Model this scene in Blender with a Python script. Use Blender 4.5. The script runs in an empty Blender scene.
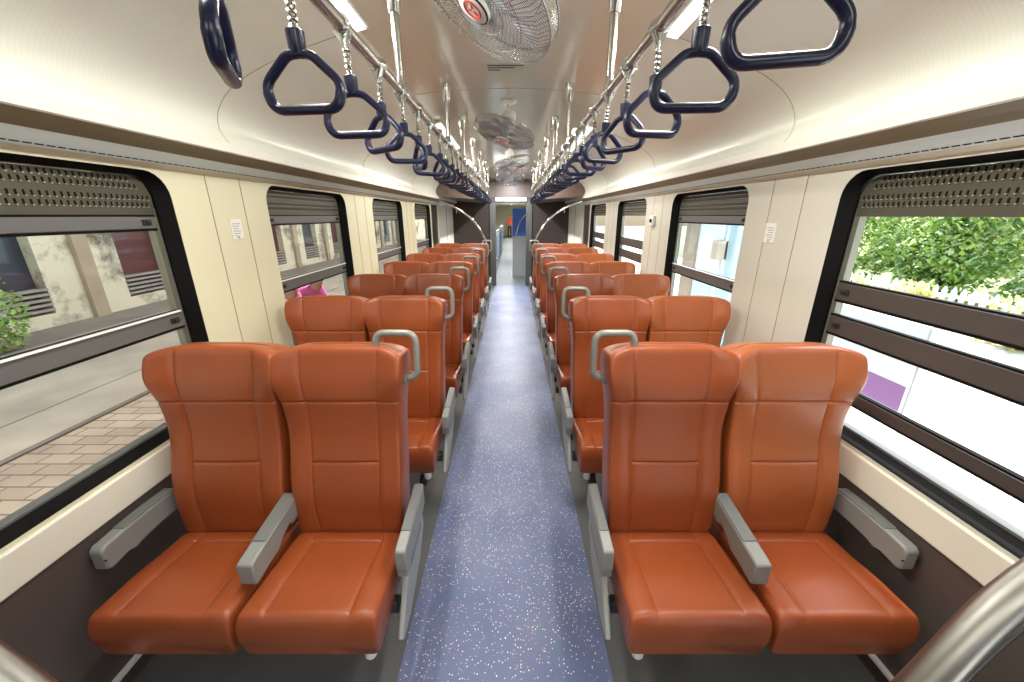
import bpy, math, random
from mathutils import Vector, Matrix
random.seed(7)
PI = math.pi
S = bpy.context.scene
COL = S.collection

# ------------------------------------------------------------------ camera, world, sun, exposure
CAMX, CAMZ = 0.026, 1.66
cd = bpy.data.cameras.new('camera'); cam = bpy.data.objects.new('camera', cd); COL.objects.link(cam)
cd.sensor_width = 36; cd.lens = 380/1024*36; cd.clip_start = 0.02; cd.clip_end = 300
cam.location = (CAMX, 0, CAMZ); cam.rotation_euler = (math.radians(90-18.3), 0, 0)
S.camera = cam
S.view_settings.view_transform = 'Standard'; S.view_settings.look = 'None'
S.view_settings.gamma = 1; S.view_settings.use_curve_mapping = False
S.view_settings.exposure = 0.0

W = bpy.data.worlds.new('sky'); S.world = W; W.use_nodes = True
wn = W.node_tree.nodes; wl = W.node_tree.links
sky = wn.new('ShaderNodeTexSky'); sky.sky_type = 'NISHITA'; sky.sun_disc = False
sky.sun_elevation = math.radians(62); sky.sun_rotation = math.radians(60); sky.air_density = 1.2; sky.dust_density = 3.0
bg = wn['Background']; wl.new(sky.outputs[0], bg.inputs[0]); bg.inputs[1].default_value = 0.60

sd = bpy.data.lights.new('sun', 'SUN'); sun = bpy.data.objects.new('sun', sd); COL.objects.link(sun)
sd.energy = 11.0; sd.angle = math.radians(2); sd.color = (1, .96, .88)
sun.rotation_euler = (math.radians(-26), math.radians(9), 0)
EXPO_LAMP = .9     # scale of the ceiling lamps

# ------------------------------------------------------------------ materials
MATS = {}
def mat(name, color, rough=.5, metal=0., var=0., vscale=6., bump=0., bscale=300., emit=None, estr=0., coat=0.):
    if name in MATS: return MATS[name]
    m = bpy.data.materials.new(name); m.use_nodes = True; MATS[name] = m
    nt = m.node_tree; N = nt.nodes; L = nt.links; b = N['Principled BSDF']
    c = tuple(color)+(1,)
    b.inputs['Base Color'].default_value = c
    b.inputs['Roughness'].default_value = rough; b.inputs['Metallic'].default_value = metal
    if coat: b.inputs['Coat Weight'].default_value = coat; b.inputs['Coat Roughness'].default_value = .15
    tc = N.new('ShaderNodeTexCoord')
    nz = N.new('ShaderNodeTexNoise'); nz.inputs['Scale'].default_value = vscale; nz.inputs['Detail'].default_value = 5
    L.new(tc.outputs['Object'], nz.inputs['Vector'])
    if var:
        mx = N.new('ShaderNodeMix'); mx.data_type = 'RGBA'
        mx.inputs[6].default_value = tuple(x*(1-var) for x in color)+(1,)
        mx.inputs[7].default_value = tuple(min(1, x*(1+var)) for x in color)+(1,)
        L.new(nz.outputs['Fac'], mx.inputs[0]); L.new(mx.outputs[2], b.inputs['Base Color'])
    if bump:
        n2 = N.new('ShaderNodeTexNoise'); n2.inputs['Scale'].default_value = bscale; n2.inputs['Detail'].default_value = 3
        L.new(tc.outputs['Object'], n2.inputs['Vector'])
        bp = N.new('ShaderNodeBump'); bp.inputs['Strength'].default_value = bump; bp.inputs['Distance'].default_value = .002
        L.new(n2.outputs['Fac'], bp.inputs['Height']); L.new(bp.outputs['Normal'], b.inputs['Normal'])
    if emit:
        b.inputs['Emission Color'].default_value = tuple(emit)+(1,); b.inputs['Emission Strength'].default_value = estr
    return m

leather = mat('tan_leather', (.285, .064, .018), .30, var=.16, vscale=5, bump=.25, bscale=420)
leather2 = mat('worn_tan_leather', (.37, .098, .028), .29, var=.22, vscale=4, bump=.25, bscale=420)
armgrey = mat('arm_grey_plastic', (.235, .24, .23), .42, var=.06)
armpad = mat('arm_dark_grey', (.15, .158, .155), .45, var=.06)
framegrey = mat('frame_grey', (.30, .31, .30), .42)
steel = mat('brushed_steel', (.48, .47, .43), .26, 1.0, var=.06, vscale=20)
chrome = mat('chrome', (.60, .60, .57), .16, 1.0)
navy = mat('navy_plastic', (.004, .007, .034), .28)
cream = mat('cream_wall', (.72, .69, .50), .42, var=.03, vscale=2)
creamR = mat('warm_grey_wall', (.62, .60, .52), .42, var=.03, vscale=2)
sillm = mat('sill_cream', (.80, .77, .66), .4, var=.02)
lipm = mat('lip_cream', (.80, .78, .70), .35)
stepshade = mat('soffit_step_shade', (.20, .165, .095), .5)  # cream step in shadow: the shade is put into this tan colour
alum = mat('soffit_aluminium', (.72, .82, .80), .45)
black = mat('black_rubber', (.003, .003, .003), .65)
black.node_tree.nodes['Principled BSDF'].inputs['Specular IOR Level'].default_value = .15
darkgrey = mat('sash_grey', (.16, .165, .165), .4, .3)
umber = mat('sash_umber', (.080, .070, .065), .4, .2)
olive = mat('louvre_olive', (.088, .083, .060), .5, .3, var=.15)
hood = mat('louvre_tip', (.45, .43, .34), .45, .3)
brownp = mat('lower_panel_brown', (.085, .066, .060), .45, var=.10, vscale=4)
browndk = mat('bulkhead_brown', (.032, .023, .020), .4, var=.08)
header = mat('header_taupe', (.12, .09, .08), .4, var=.05)
white = mat('white_paint', (.85, .86, .86), .4)
offwhite = mat('offwhite_plastic', (.82, .82, .78), .4)
ink = mat('print_grey', (.25, .25, .3), .6)
red = mat('badge_red', (.65, .05, .03), .4)
lampm = mat('lamp_diffuser', (.9, .9, .88), .4, emit=(1, .98, .93), estr=3.5)
blue = mat('seat_blue', (.04, .13, .55), .5, var=.1)
skin = mat('skin', (.42, .22, .14), .5)
hair = mat('hair_black', (.012, .01, .009), .5)
pink = mat('pink_cotton', (.75, .16, .42), .8, var=.1)
whitecloth = mat('white_cotton', (.8, .8, .78), .8)
orangecloth = mat('red_shirt', (.55, .07, .03), .8)
jeans = mat('dark_trousers', (.02, .022, .03), .8)

def glassmat():
    m = bpy.data.materials.new('window_glass'); m.use_nodes = True
    nt = m.node_tree; nt.nodes.clear(); N = nt.nodes; L = nt.links
    o = N.new('ShaderNodeOutputMaterial'); t = N.new('ShaderNodeBsdfTransparent'); g = N.new('ShaderNodeBsdfGlossy')
    t.inputs[0].default_value = (.93, .95, .94, 1); g.inputs['Roughness'].default_value = .02
    lw = N.new('ShaderNodeLayerWeight'); lw.inputs[0].default_value = .5
    pw = N.new('ShaderNodeMath'); pw.operation = 'POWER'; pw.inputs[1].default_value = 5; L.new(lw.outputs['Facing'], pw.inputs[0])
    f = N.new('ShaderNodeMapRange'); f.inputs[3].default_value = .03; f.inputs[4].default_value = .75; L.new(pw.outputs[0], f.inputs[0])
    mx = N.new('ShaderNodeMixShader')
    L.new(f.outputs[0], mx.inputs[0]); L.new(t.outputs[0], mx.inputs[1]); L.new(g.outputs[0], mx.inputs[2]); L.new(mx.outputs[0], o.inputs[0])
    return m
glass = glassmat()

def covemat(name, color, rough):
    """cream laminate with very fine lines along the car's cross-section"""
    m = mat(name, color, rough, coat=.5)
    nt = m.node_tree; N = nt.nodes; L = nt.links; b = N['Principled BSDF']
    tc = N.new('ShaderNodeTexCoord'); mp = N.new('ShaderNodeMapping'); mp.inputs['Scale'].default_value = (1, 1, 1)
    nz = N.new('ShaderNodeTexWave'); nz.bands_direction = 'Y'; nz.inputs['Scale'].default_value = 22; nz.inputs['Distortion'].default_value = 1.0
    nz.inputs['Detail'].default_value = 2
    L.new(tc.outputs['Object'], mp.inputs[0]); L.new(mp.outputs[0], nz.inputs['Vector'])
    mx = N.new('ShaderNodeMix'); mx.data_type = 'RGBA'
    mx.inputs[6].default_value = tuple(x*.97 for x in color)+(1,); mx.inputs[7].default_value = color+(1,)
    L.new(nz.outputs['Fac'], mx.inputs[0]); L.new(mx.outputs[2], b.inputs['Base Color'])
    return m
cove = covemat('cove_laminate', (.86, .88, .78), .36)
ceilm = mat('ceiling_beige', (.68, .65, .52), .14, var=.05, vscale=1.5, coat=.6)

def floor_mat(name, base, base2, flecks=True):
    m = mat(name, base, .45)
    nt = m.node_tree; N = nt.nodes; L = nt.links; b = N['Principled BSDF']
    tc = N.new('ShaderNodeTexCoord')
    nz = N.new('ShaderNodeTexNoise'); nz.inputs['Scale'].default_value = 2.5; nz.inputs['Detail'].default_value = 6
    L.new(tc.outputs['Object'], nz.inputs['Vector'])
    mx = N.new('ShaderNodeMix'); mx.data_type = 'RGBA'; mx.inputs[6].default_value = base+(1,); mx.inputs[7].default_value = base2+(1,)
    rr = N.new('ShaderNodeMapRange'); rr.inputs[1].default_value = .35; rr.inputs[2].default_value = .65
    L.new(nz.outputs['Fac'], rr.inputs[0]); L.new(rr.outputs[0], mx.inputs[0])
    out = mx.outputs[2]
    if flecks:
        for sc, th, colr, seed in ((95, .22, (.95, .95, .88, 1), 0), (80, .19, (.80, .36, .20, 1), 5), (120, .18, (.04, .06, .16, 1), 9)):
            mp = N.new('ShaderNodeMapping'); mp.inputs['Location'].default_value = (seed, seed*.7, 0)
            L.new(tc.outputs['Object'], mp.inputs[0])
            v = N.new('ShaderNodeTexVoronoi'); v.inputs['Scale'].default_value = sc; L.new(mp.outputs[0], v.inputs['Vector'])
            lt = N.new('ShaderNodeMath'); lt.operation = 'LESS_THAN'; lt.inputs[1].default_value = th; L.new(v.outputs['Distance'], lt.inputs[0])
            sep = N.new('ShaderNodeSeparateColor'); L.new(v.outputs['Color'], sep.inputs[0])
            g = N.new('ShaderNodeMath'); g.operation = 'GREATER_THAN'; g.inputs[1].default_value = .62; L.new(sep.outputs[0], g.inputs[0])
            mu = N.new('ShaderNodeMath'); mu.operation = 'MULTIPLY'; L.new(lt.outputs[0], mu.inputs[0]); L.new(g.outputs[0], mu.inputs[1])
            m2 = N.new('ShaderNodeMix'); m2.data_type = 'RGBA'; m2.inputs[7].default_value = colr
            L.new(mu.outputs[0], m2.inputs[0]); L.new(out, m2.inputs[6]); out = m2.outputs[2]
    L.new(out, b.inputs['Base Color'])
    return m
bluefloor = floor_mat('blue_vinyl', (.092, .125, .255), (.155, .19, .32))
greyfloor = floor_mat('grey_vinyl', (.09, .094, .094), (.125, .125, .125), False)

def brick_mat(name, c1, c2, mortar, scale, bw, rh, ms=.02, rough=.8):
    m = mat(name, c1, rough); nt = m.node_tree; N = nt.nodes; L = nt.links; b = N['Principled BSDF']
    tc = N.new('ShaderNodeTexCoord'); br = N.new('ShaderNodeTexBrick')
    br.inputs['Color1'].default_value = c1+(1,); br.inputs['Color2'].default_value = c2+(1,); br.inputs['Mortar'].default_value = mortar+(1,)
    br.inputs['Scale'].default_value = scale; br.inputs['Brick Width'].default_value = bw; br.inputs['Row Height'].default_value = rh; br.inputs['Mortar Size'].default_value = ms
    L.new(tc.outputs['Object'], br.inputs['Vector'])
    nz = N.new('ShaderNodeTexNoise'); nz.inputs['Scale'].default_value = 2; nz.inputs['Detail'].default_value = 8; L.new(tc.outputs['Object'], nz.inputs['Vector'])
    mx = N.new('ShaderNodeMix'); mx.data_type = 'RGBA'; mx.blend_type = 'MULTIPLY'; mx.inputs[0].default_value = .7
    rp = N.new('ShaderNodeMapRange'); rp.inputs[1].default_value = .3; rp.inputs[2].default_value = .7; rp.inputs[3].default_value = .6; rp.inputs[4].default_value = 1.1
    L.new(nz.outputs['Fac'], rp.inputs[0]); L.new(br.outputs['Color'], mx.inputs[6]); L.new(rp.outputs[0], mx.inputs[7])
    L.new(mx.outputs[2], b.inputs['Base Color']); return m
pavers = brick_mat('paver_blocks', (.56, .45, .34), (.44, .36, .28), (.22, .18, .14), 1.0, .26, .13, .008)
slabm = mat('concrete_slab', (.42, .38, .31), .8, var=.5, vscale=1.6)
slabdk = mat('wet_concrete', (.27, .245, .21), .7, var=.45, vscale=1.5)
def plaster():
    m = mat('stained_plaster', (.75, .66, .46), .8); nt = m.node_tree; N = nt.nodes; L = nt.links; b = N['Principled BSDF']
    tc = N.new('ShaderNodeTexCoord'); nz = N.new('ShaderNodeTexNoise'); nz.inputs['Scale'].default_value = .9; nz.inputs['Detail'].default_value = 9; nz.inputs['Roughness'].default_value = .7
    L.new(tc.outputs['Object'], nz.inputs['Vector'])
    cr = N.new('ShaderNodeValToRGB'); e = cr.color_ramp.elements; e[0].position = .36; e[0].color = (.16, .12, .08, 1); e[1].position = .50; e[1].color = (.92, .80, .54, 1)
    L.new(nz.outputs['Fac'], cr.inputs[0]); L.new(cr.outputs[0], b.inputs['Base Color']); return m
plasterm = plaster()
palepave = mat('pale_platform', (.82, .82, .80), .8, var=.05, vscale=2)
leafm = [mat('leaf_%s' % n, c, .6, var=.3, vscale=2) for n, c in (('mid', (.26, .46, .09)), ('lime', (.46, .62, .16)), ('pale', (.52, .64, .38)), ('deep', (.13, .28, .07)))]

# ------------------------------------------------------------------ mesh helpers
class MB:
    def __init__(s): s.v = []; s.f = []; s.m = []
    def add(s, vs, fs, mi=0):
        o = len(s.v); s.v += [tuple(v) for v in vs]; s.f += [tuple(i+o for i in f) for f in fs]; s.m += [mi]*len(fs); return s
    def box(s, x0, x1, y0, y1, z0, z1, mi=0, M=None):
        vs = [Vector(p) for p in ((x0,y0,z0),(x1,y0,z0),(x1,y1,z0),(x0,y1,z0),(x0,y0,z1),(x1,y0,z1),(x1,y1,z1),(x0,y1,z1))]
        if M: vs = [M @ v for v in vs]
        return s.add(vs, [(0,3,2,1),(4,5,6,7),(0,1,5,4),(1,2,6,5),(2,3,7,6),(3,0,4,7)], mi)
    def tube(s, pts, r, n=10, closed=False, mi=0, caps=True):
        P = [Vector(p) for p in pts]; k = len(P); rings = []
        R = r if isinstance(r, (list, tuple)) else [r]*k
        up = None
        for i, p in enumerate(P):
            a = P[(i-1) % k] if (closed or i > 0) else p; b = P[(i+1) % k] if (closed or i < k-1) else p
            t = (b-a).normalized()
            if up is None:
                up = Vector((0,0,1)) if abs(t.z) < .9 else Vector((0,1,0))
            u = (up - t*up.dot(t)).normalized(); up = u; w = t.cross(u)
            rings.append([p + (u*math.cos(2*PI*j/n) + w*math.sin(2*PI*j/n))*R[i] for j in range(n)])
        vs = [q for rg in rings for q in rg]; fs = []
        for i in range(k if closed else k-1):
            a = i*n; b = ((i+1) % k)*n
            for j in range(n): fs.append((a+j, a+(j+1) % n, b+(j+1) % n, b+j))
        if not closed and caps: fs += [tuple(range(n))[::-1], tuple(range((k-1)*n, k*n))]
        return s.add(vs, fs, mi)
    def lathe(s, prof, M=None, n=20, mi=0):
        M = M or Matrix(); vs = []; fs = []
        for r, z in prof:
            for j in range(n): vs.append(M @ Vector((r*math.cos(2*PI*j/n), r*math.sin(2*PI*j/n), z)))
        for i in range(len(prof)-1):
            for j in range(n): fs.append((i*n+j, i*n+(j+1) % n, (i+1)*n+(j+1) % n, (i+1)*n+j))
        fs += [tuple(range(n))[::-1], tuple(range((len(prof)-1)*n, len(prof)*n))]
        return s.add(vs, fs, mi)
    def prism_x(s, poly, x0, x1, mi=0):          # poly in (y,z), thickness along x
        n = len(poly); vs = [(x0, y, z) for y, z in poly]+[(x1, y, z) for y, z in poly]
        return s.add(vs, [tuple(range(n))[::-1], tuple(range(n, 2*n))]+[(i, (i+1) % n, (i+1) % n+n, i+n) for i in range(n)], mi)
    def prism_y(s, poly, y0, y1, mi=0):          # poly in (x,z)
        n = len(poly); vs = [(x, y0, z) for x, z in poly]+[(x, y1, z) for x, z in poly]
        return s.add(vs, [tuple(range(n)), tuple(range(n, 2*n))[::-1]]+[(i, (i+1) % n, (i+1) % n+n, i+n) for i in range(n)], mi)
    def loft(s, rings, mi=0, closed=True, caps=True):
        n = len(rings[0]); vs = [q for r in rings for q in r]; fs = []
        for i in range(len(rings)-1):
            for j in range(n if closed else n-1): fs.append((i*n+j, i*n+(j+1) % n, (i+1)*n+(j+1) % n, (i+1)*n+j))
        if caps and closed: fs += [tuple(range(n))[::-1], tuple(range((len(rings)-1)*n, len(rings)*n))]
        return s.add(vs, fs, mi)
    def build(s, name, m, parent=None, smooth=False, bevel=0., loc=None, seg=2, subs=0):
        me = bpy.data.meshes.new(name); me.from_pydata(s.v, [], s.f)
        for mm in (m if isinstance(m, (list, tuple)) else [m]): me.materials.append(mm)
        me.polygons.foreach_set('material_index', s.m)
        me.validate()
        import bmesh
        b = bmesh.new(); b.from_mesh(me); bmesh.ops.recalc_face_normals(b, faces=b.faces[:]); b.to_mesh(me); b.free()
        if smooth:
            me.polygons.foreach_set('use_smooth', [True]*len(me.polygons))
            me.set_sharp_from_angle(angle=math.radians(42))
        o = bpy.data.objects.new(name, me); COL.objects.link(o)
        if parent: o.parent = parent
        if loc: o.location = loc
        if bevel:
            md = o.modifiers.new('bevel', 'BEVEL'); md.width = bevel; md.segments = seg; md.limit_method = 'ANGLE'; md.angle_limit = math.radians(40)
            if not smooth:
                me.polygons.foreach_set('use_smooth', [True]*len(me.polygons)); me.set_sharp_from_angle(angle=math.radians(42))
        if subs:
            md = o.modifiers.new('sub', 'SUBSURF'); md.levels = subs; md.render_levels = subs
        return o
def empty(name, loc=(0,0,0), rz=0):
    o = bpy.data.objects.new(name, None); COL.objects.link(o); o.location = loc; o.rotation_euler = (0,0,rz); o.empty_display_size = .1; return o
def tag(o, label=None, cat=None, group=None, kind=None):
    if label: o['label'] = label
    if cat: o['category'] = cat
    if group: o['group'] = group
    if kind: o['kind'] = kind
    return o
def struct(o): o['kind'] = 'structure'; return o
def copy_tree(o, parent=None):
    kids = list(o.children)
    c = o.copy(); COL.objects.link(c); c.parent = parent
    for ch in kids: copy_tree(ch, c)
    return c
def spline(pts, n=8):
    P = [Vector(p) for p in pts]; out = []
    for i in range(len(P)-1):
        p0 = P[max(i-1,0)]; p1 = P[i]; p2 = P[i+1]; p3 = P[min(i+2,len(P)-1)]
        for k in range(n):
            t = k/n; out.append(.5*((2*p1)+(p2-p0)*t+(2*p0-5*p1+4*p2-p3)*t*t+(3*p1-p0-3*p2+p3)*t**3))
    out.append(P[-1]); return out
def roundpath(pts, r, n=6):
    P = [Vector(p) for p in pts]; out = [P[0]]
    for i in range(1, len(P)-1):
        a = (P[i-1]-P[i]).normalized(); b = (P[i+1]-P[i]).normalized()
        rr = min(r, (P[i-1]-P[i]).length*.49, (P[i+1]-P[i]).length*.49)
        s = P[i]+a*rr; e = P[i]+b*rr
        for k in range(n+1):
            t = k/n; out.append(s*(1-t)**2+P[i]*2*t*(1-t)+e*t*t)
    out.append(P[-1]); return out
ORD = ['first','second','third','fourth','fifth','sixth','seventh','eighth','ninth','tenth','eleventh','twelfth','thirteenth','fourteenth','fifteenth','sixteenth','seventeenth','eighteenth','nineteenth','twentieth','twenty-first','twenty-second','twenty-third','twenty-fourth','twenty-fifth','twenty-sixth']

# ------------------------------------------------------------------ the car's shell
WX = 1.40; YN = -2.2; YV = 7.08; YF = 9.45; ZW = 1.84       # wall x, near end, vestibule start, far bulkhead, top of wall
WZ0, WZ1 = .775, 1.828                                     # window opening
WINS = [(.52, 1.70), (2.35, 3.46), (4.11, 5.22), (5.87, 6.98)]

struct(MB().box(-.405, .405, YN, YF+.0, -.05, .004).build('floor_aisle', bluefloor))
fl = MB(); fl.box(-WX-.06, -.405, YN, YF, -.05, 0); fl.box(.405, WX+.06, YN, YF, -.05, 0)
struct(fl.build('floor', greyfloor))
def rrect(y0, y1, z0, z1, r, n=6):
    out = []
    for cy, cz, a0 in ((y1-r, z1-r, 0), (y0+r, z1-r, 90), (y0+r, z0+r, 180), (y1-r, z0+r, 270)):
        for k in range(n+1):
            a = math.radians(a0+90*k/n); out.append((cy+r*math.cos(a), cz+r*math.sin(a)))
    return out
def wall(side, m):
    s = -1 if side == 'left' else 1
    mb = MB(); th = .09
    z0, z1 = .645, ZW
    edges = [.40]
    for i in range(3): edges.append((WINS[i][1]+WINS[i+1][0])/2)
    edges.append(YV)
    for i, (a, b) in enumerate(WINS):
        e0, e1 = edges[i], edges[i+1]
        lp = rrect(a, b, WZ0, WZ1, .10)
        cy, cz = (a+b)/2, (WZ0+WZ1)/2
        outer = []
        for (y, z) in lp:       # push to the bay rectangle
            dy, dz = y-cy, z-cz
            inY = a+.10+1e-6 < y < b-.10-1e-6
            ty = ((e1-cy) if dy > 0 else (cy-e0))/max(abs(dy), 1e-9); tz = ((z1-cz) if dz > 0 else (cz-z0))/max(abs(dz), 1e-9)
            t = min(ty, tz); outer.append([cy+dy*t, cz+dz*t])
        for q in range(4):      # the middle of each corner arc goes to the bay corner
            k = q*7+3; yy = e1 if outer[k][0] > cy else e0; zz = z1 if outer[k][1] > cz else z0
            outer[k] = [yy, zz]
            for kk in (k-3, k-2, k-1):
                if q in (0, 2): outer[kk] = [yy, lp[kk][1] if kk == k-3 else (lp[k-3][1]*(k-kk)+zz*(3-(k-kk)))/3]
                else: outer[kk] = [lp[kk][0] if kk == k-3 else (lp[k-3][0]*(k-kk)+yy*(3-(k-kk)))/3, zz]
            for kk in (k+1, k+2, k+3):
                j = kk-k
                if q in (0, 2): outer[kk] = [(yy*(3-j)+lp[k+3][0]*j)/3, zz]
                else: outer[kk] = [yy, (zz*(3-j)+lp[k+3][1]*j)/3]
        n = len(lp)
        vs = [(s*WX, y, z) for y, z in outer]+[(s*WX, y, z) for y, z in lp]+[(s*(WX+th), y, z) for y, z in lp]
        fs = [(k, (k+1) % n, n+(k+1) % n, n+k) for k in range(n)]+[(n+k, n+(k+1) % n, 2*n+(k+1) % n, 2*n+k) for k in range(n)]
        mb.add(vs, fs)
    # skirt below, wall ends
    mb.add([(s*WX, .40, z0), (s*WX, YV, z0), (s*(WX), YV, .63), (s*(WX), .40, .63)], [(0,1,2,3)])
    o = mb.build('wall_'+side, m); struct(o)
    # outer skin with the same openings in plain strips
    sk = MB(); x0, x1 = sorted((s*(WX+.095), s*(WX+.11)))
    prev = .40
    for a, b in WINS: sk.box(x0, x1, prev, a, -.3, 2.5); sk.box(x0, x1, a, b, -.3, WZ0); sk.box(x0, x1, a, b, WZ1, 2.5); prev = b
    sk.box(x0, x1, prev, YF+.1, -.3, 2.5)
    struct(sk.build('trim_outer_skin', mat('body_paint', (.5, .52, .55), .4)))
    # panel joints between the windows
    js = MB()
    for i in range(4):
        a = WINS[i][1]
        for off in ((.21, .445) if i < 3 else ()):
            j0, j1 = sorted((s*(WX-.0015), s*(WX+.01)))
            js.box(j0, j1, a+off-.0022, a+off+.0022, .65, ZW)
    js.build('panel_joint', mat('joint_brown', (.34, .28, .17), .6), o)
    # sill band + dark lower panel + floor line
    x0, x1 = sorted((s*(WX-.012), s*(WX+.05)))
    struct(MB().box(x0, x1, .40, YV, .640, .762).build('trim_sill_'+side, sillm, bevel=.006))
    x0, x1 = sorted((s*(WX-.004), s*(WX+.05)))
    struct(MB().box(x0, x1, .40, YV, 0, .640).build('wall_lower_'+side, brownp))
    x0, x1 = sorted((s*(WX-.022), s*(WX-.004)))
    struct(MB().box(x0, x1, .40, YV, .075, .088).build('baseboard_'+side, offwhite))
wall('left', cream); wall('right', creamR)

# near vestibule (behind and beside the camera): open side doors; far vestibule: closed pale side doors
for s, sn in ((-1, 'left'), (1, 'right')):
    x0, x1 = sorted((s*WX, s*(WX+.06)))
    mb = MB(); mb.box(x0, x1, -.45, .40, 0, ZW); mb.box(x0, x1, YN, -1.45, 0, ZW); mb.box(x0, x1, -1.45, -.45, 1.80, 2.0)
    struct(mb.build('wall_vestibule_'+sn, brownp))
    mb = MB(); mb.box(x0, x1, YV, 7.62, 0, ZW+.05)
    struct(mb.build('wall_far_column_'+sn, browndk))
    d = MB(); xa, xb = sorted((s*(WX-.03), s*(WX+.03))); d.box(xa, xb, 7.62, YF, 0, ZW+.03)
    dr = struct(d.build('door_%d' % (1 if s < 0 else 2), mat('side_door_cream', (.90, .89, .76), .4)))
    xa, xb = sorted((s*(WX-.034), s*(WX-.03)))
    MB().box(xa, xb, 8.5, 8.51, .02, ZW).build('door_seam', black, dr)
struct(MB().box(-1.46, 1.46, YN-.06, YN, 0, 2.5).build('wall_near_end', header))

# ceiling: soffit, lip, cove and the flat glossy centre, as one extruded profile per side
prof = [(1.40, 1.838), (1.372, 1.852)]
strip = [(1.372, 1.852), (1.325, 1.893)]
brown_ = [(1.325, 1.893), (1.30, 1.912), (1.27, 1.930)]
lip = [(1.27, 1.930), (1.262, 1.934), (1.262, 1.972), (1.268, 1.978)]
covep = [tuple(p) for p in [(q.x, q.y) for q in spline([(1.268, 1.978, 0), (1.296, 2.03, 0), (1.285, 2.10, 0), (1.225, 2.175, 0), (1.12, 2.24, 0), (.95, 2.31, 0), (.75, 2.37, 0), (.62, 2.405, 0)], 5)]]
def sheet(poly, s, y0, y1, ny=1):
    mb = MB(); rings = []
    for k in range(ny+1):
        y = y0+(y1-y0)*k/ny; rings.append([(s*x, y, z) for x, z in poly])
    return mb.loft(rings, closed=False, caps=False)
for s, sn in ((-1, 'left'), (1, 'right')):
    struct(sheet(prof, s, YN, YF).build('trim_soffit_edge_'+sn, cream))
    so = struct(sheet(strip, s, YN, YF).build('trim_soffit_strip_'+sn, alum))
    # dark ventilation slit along the strip, broken into short dashes
    dm = MB(); y = .3
    dx, dz = .047, -.041; L_ = math.hypot(dx, dz); nx, nz = dz/L_, -dx/L_
    while y < 6.9:
        cx, cz = 1.366, 1.8575
        pts = [(s*(cx+nx*.001), y, cz+nz*.001), (s*(cx-.0035+nx*.001), y, cz+.003+nz*.001), (s*(cx-.0035+nx*.001), y+.024, cz+.003+nz*.001), (s*(cx+nx*.001), y+.024, cz+nz*.001)]
        dm.add(pts, [(0,1,2,3)]); y += .03
    dm.build('air_slit', black, so)
    struct(sheet(brown_, s, YN, YF).build('trim_soffit_step_'+sn, stepshade))
    struct(sheet(lip, s, YN, YF).build('trim_lip_'+sn, lipm))
    c = sheet(covep, s, YN, YV, 1).build('ceiling_cove_'+sn, cove, smooth=True); struct(c)
    for y in (1.93, 3.69, 5.45):
        jm = MB(); jm.tube([(s*(x-.0005), y, z-.0008) for x, z in covep], .0016, 4)
        jm.build('cove_joint', mat('joint_fine', (.45, .40, .28), .6), c)
    cc = [(.62, 2.405), (.60, 2.412)]
mb = MB(); rings = []
cz = lambda x: 2.445-.10*x*x
xs = [-.62+.031*i for i in range(41)]
mb.loft([[(x, y, cz(x)) for x in xs] for y in (YN, YF)], closed=False, caps=False)
ce = struct(mb.build('ceiling', ceilm, smooth=True))
jm = MB()
for y in (1.1, 2.86, 6.22, 6.38):
    jm.tube([(x, y, cz(x)-.0005) for x in xs[::4]], .0018, 4)
jm.build('ceiling_joint', mat('joint_fine', (.45, .40, .28), .6), ce)
struct(MB().box(-1.5, 1.5, YN-.1, YF+.1, 2.50, 2.56).build('ceiling_roof', mat('body_paint', (.5, .52, .55), .4)))

# header boxes over the far vestibule, end bulkhead, door opening
for s, sn in ((-1, 'left'), (1, 'right')):
    poly = [(s*x, z) for x, z in covep]+[(s*.56, 2.42), (s*.56, 1.925)]
    mb = MB(); mb.prism_y(poly, YV, YF)
    hb = struct(mb.build('trim_header_'+sn, header))
    MB().box(*sorted((s*1.08, s*1.15)), YV-.004, YV, 2.01, 2.08).build('header_label', mat('label_brown', (.16, .06, .04), .5), hb)
bh = MB(); bh.box(-1.46, -.50, YF, YF+.06, 0, 2.45); bh.box(.50, 1.46, YF, YF+.06, 0, 2.45); bh.box(-.50, .50, YF, YF+.06, 2.02, 2.45)
bo = struct(bh.build('wall_far', browndk))
up = MB(); up.box(-.56, .56, YF-.012, YF, 2.05, 2.43)
uo = up.build('upper_panel', header, bo)
MB().box(-.352, -.348, YF-.014, YF-.012, 2.05, 2.43).box(.348, .352, YF-.014, YF-.012, 2.05, 2.43).build('panel_joint', black, uo)
fr = MB()
for s in (-1, 1): fr.box(*sorted((s*.36, s*.50)), YF-.05, YF+.02, 0, 2.02)
fr.box(-.36, .36, YF-.05, YF+.02, 1.90, 2.02)
struct(fr.build('trim_end_door_frame', mat('door_frame_grey', (.12, .12, .12), .35, .6), bevel=.006))
li = empty('doorway_light', (0, YF-.05, 1.98))
MB().box(-.36, .36, -.06, 0, -.01, .07).build('housing', offwhite, li, bevel=.005)
MB().box(-.33, .33, -.066, -.06, 0, .06).build('diffuser', lampm, li)
tag(li, 'short white strip light over the end doorway of the car', 'light')

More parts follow.
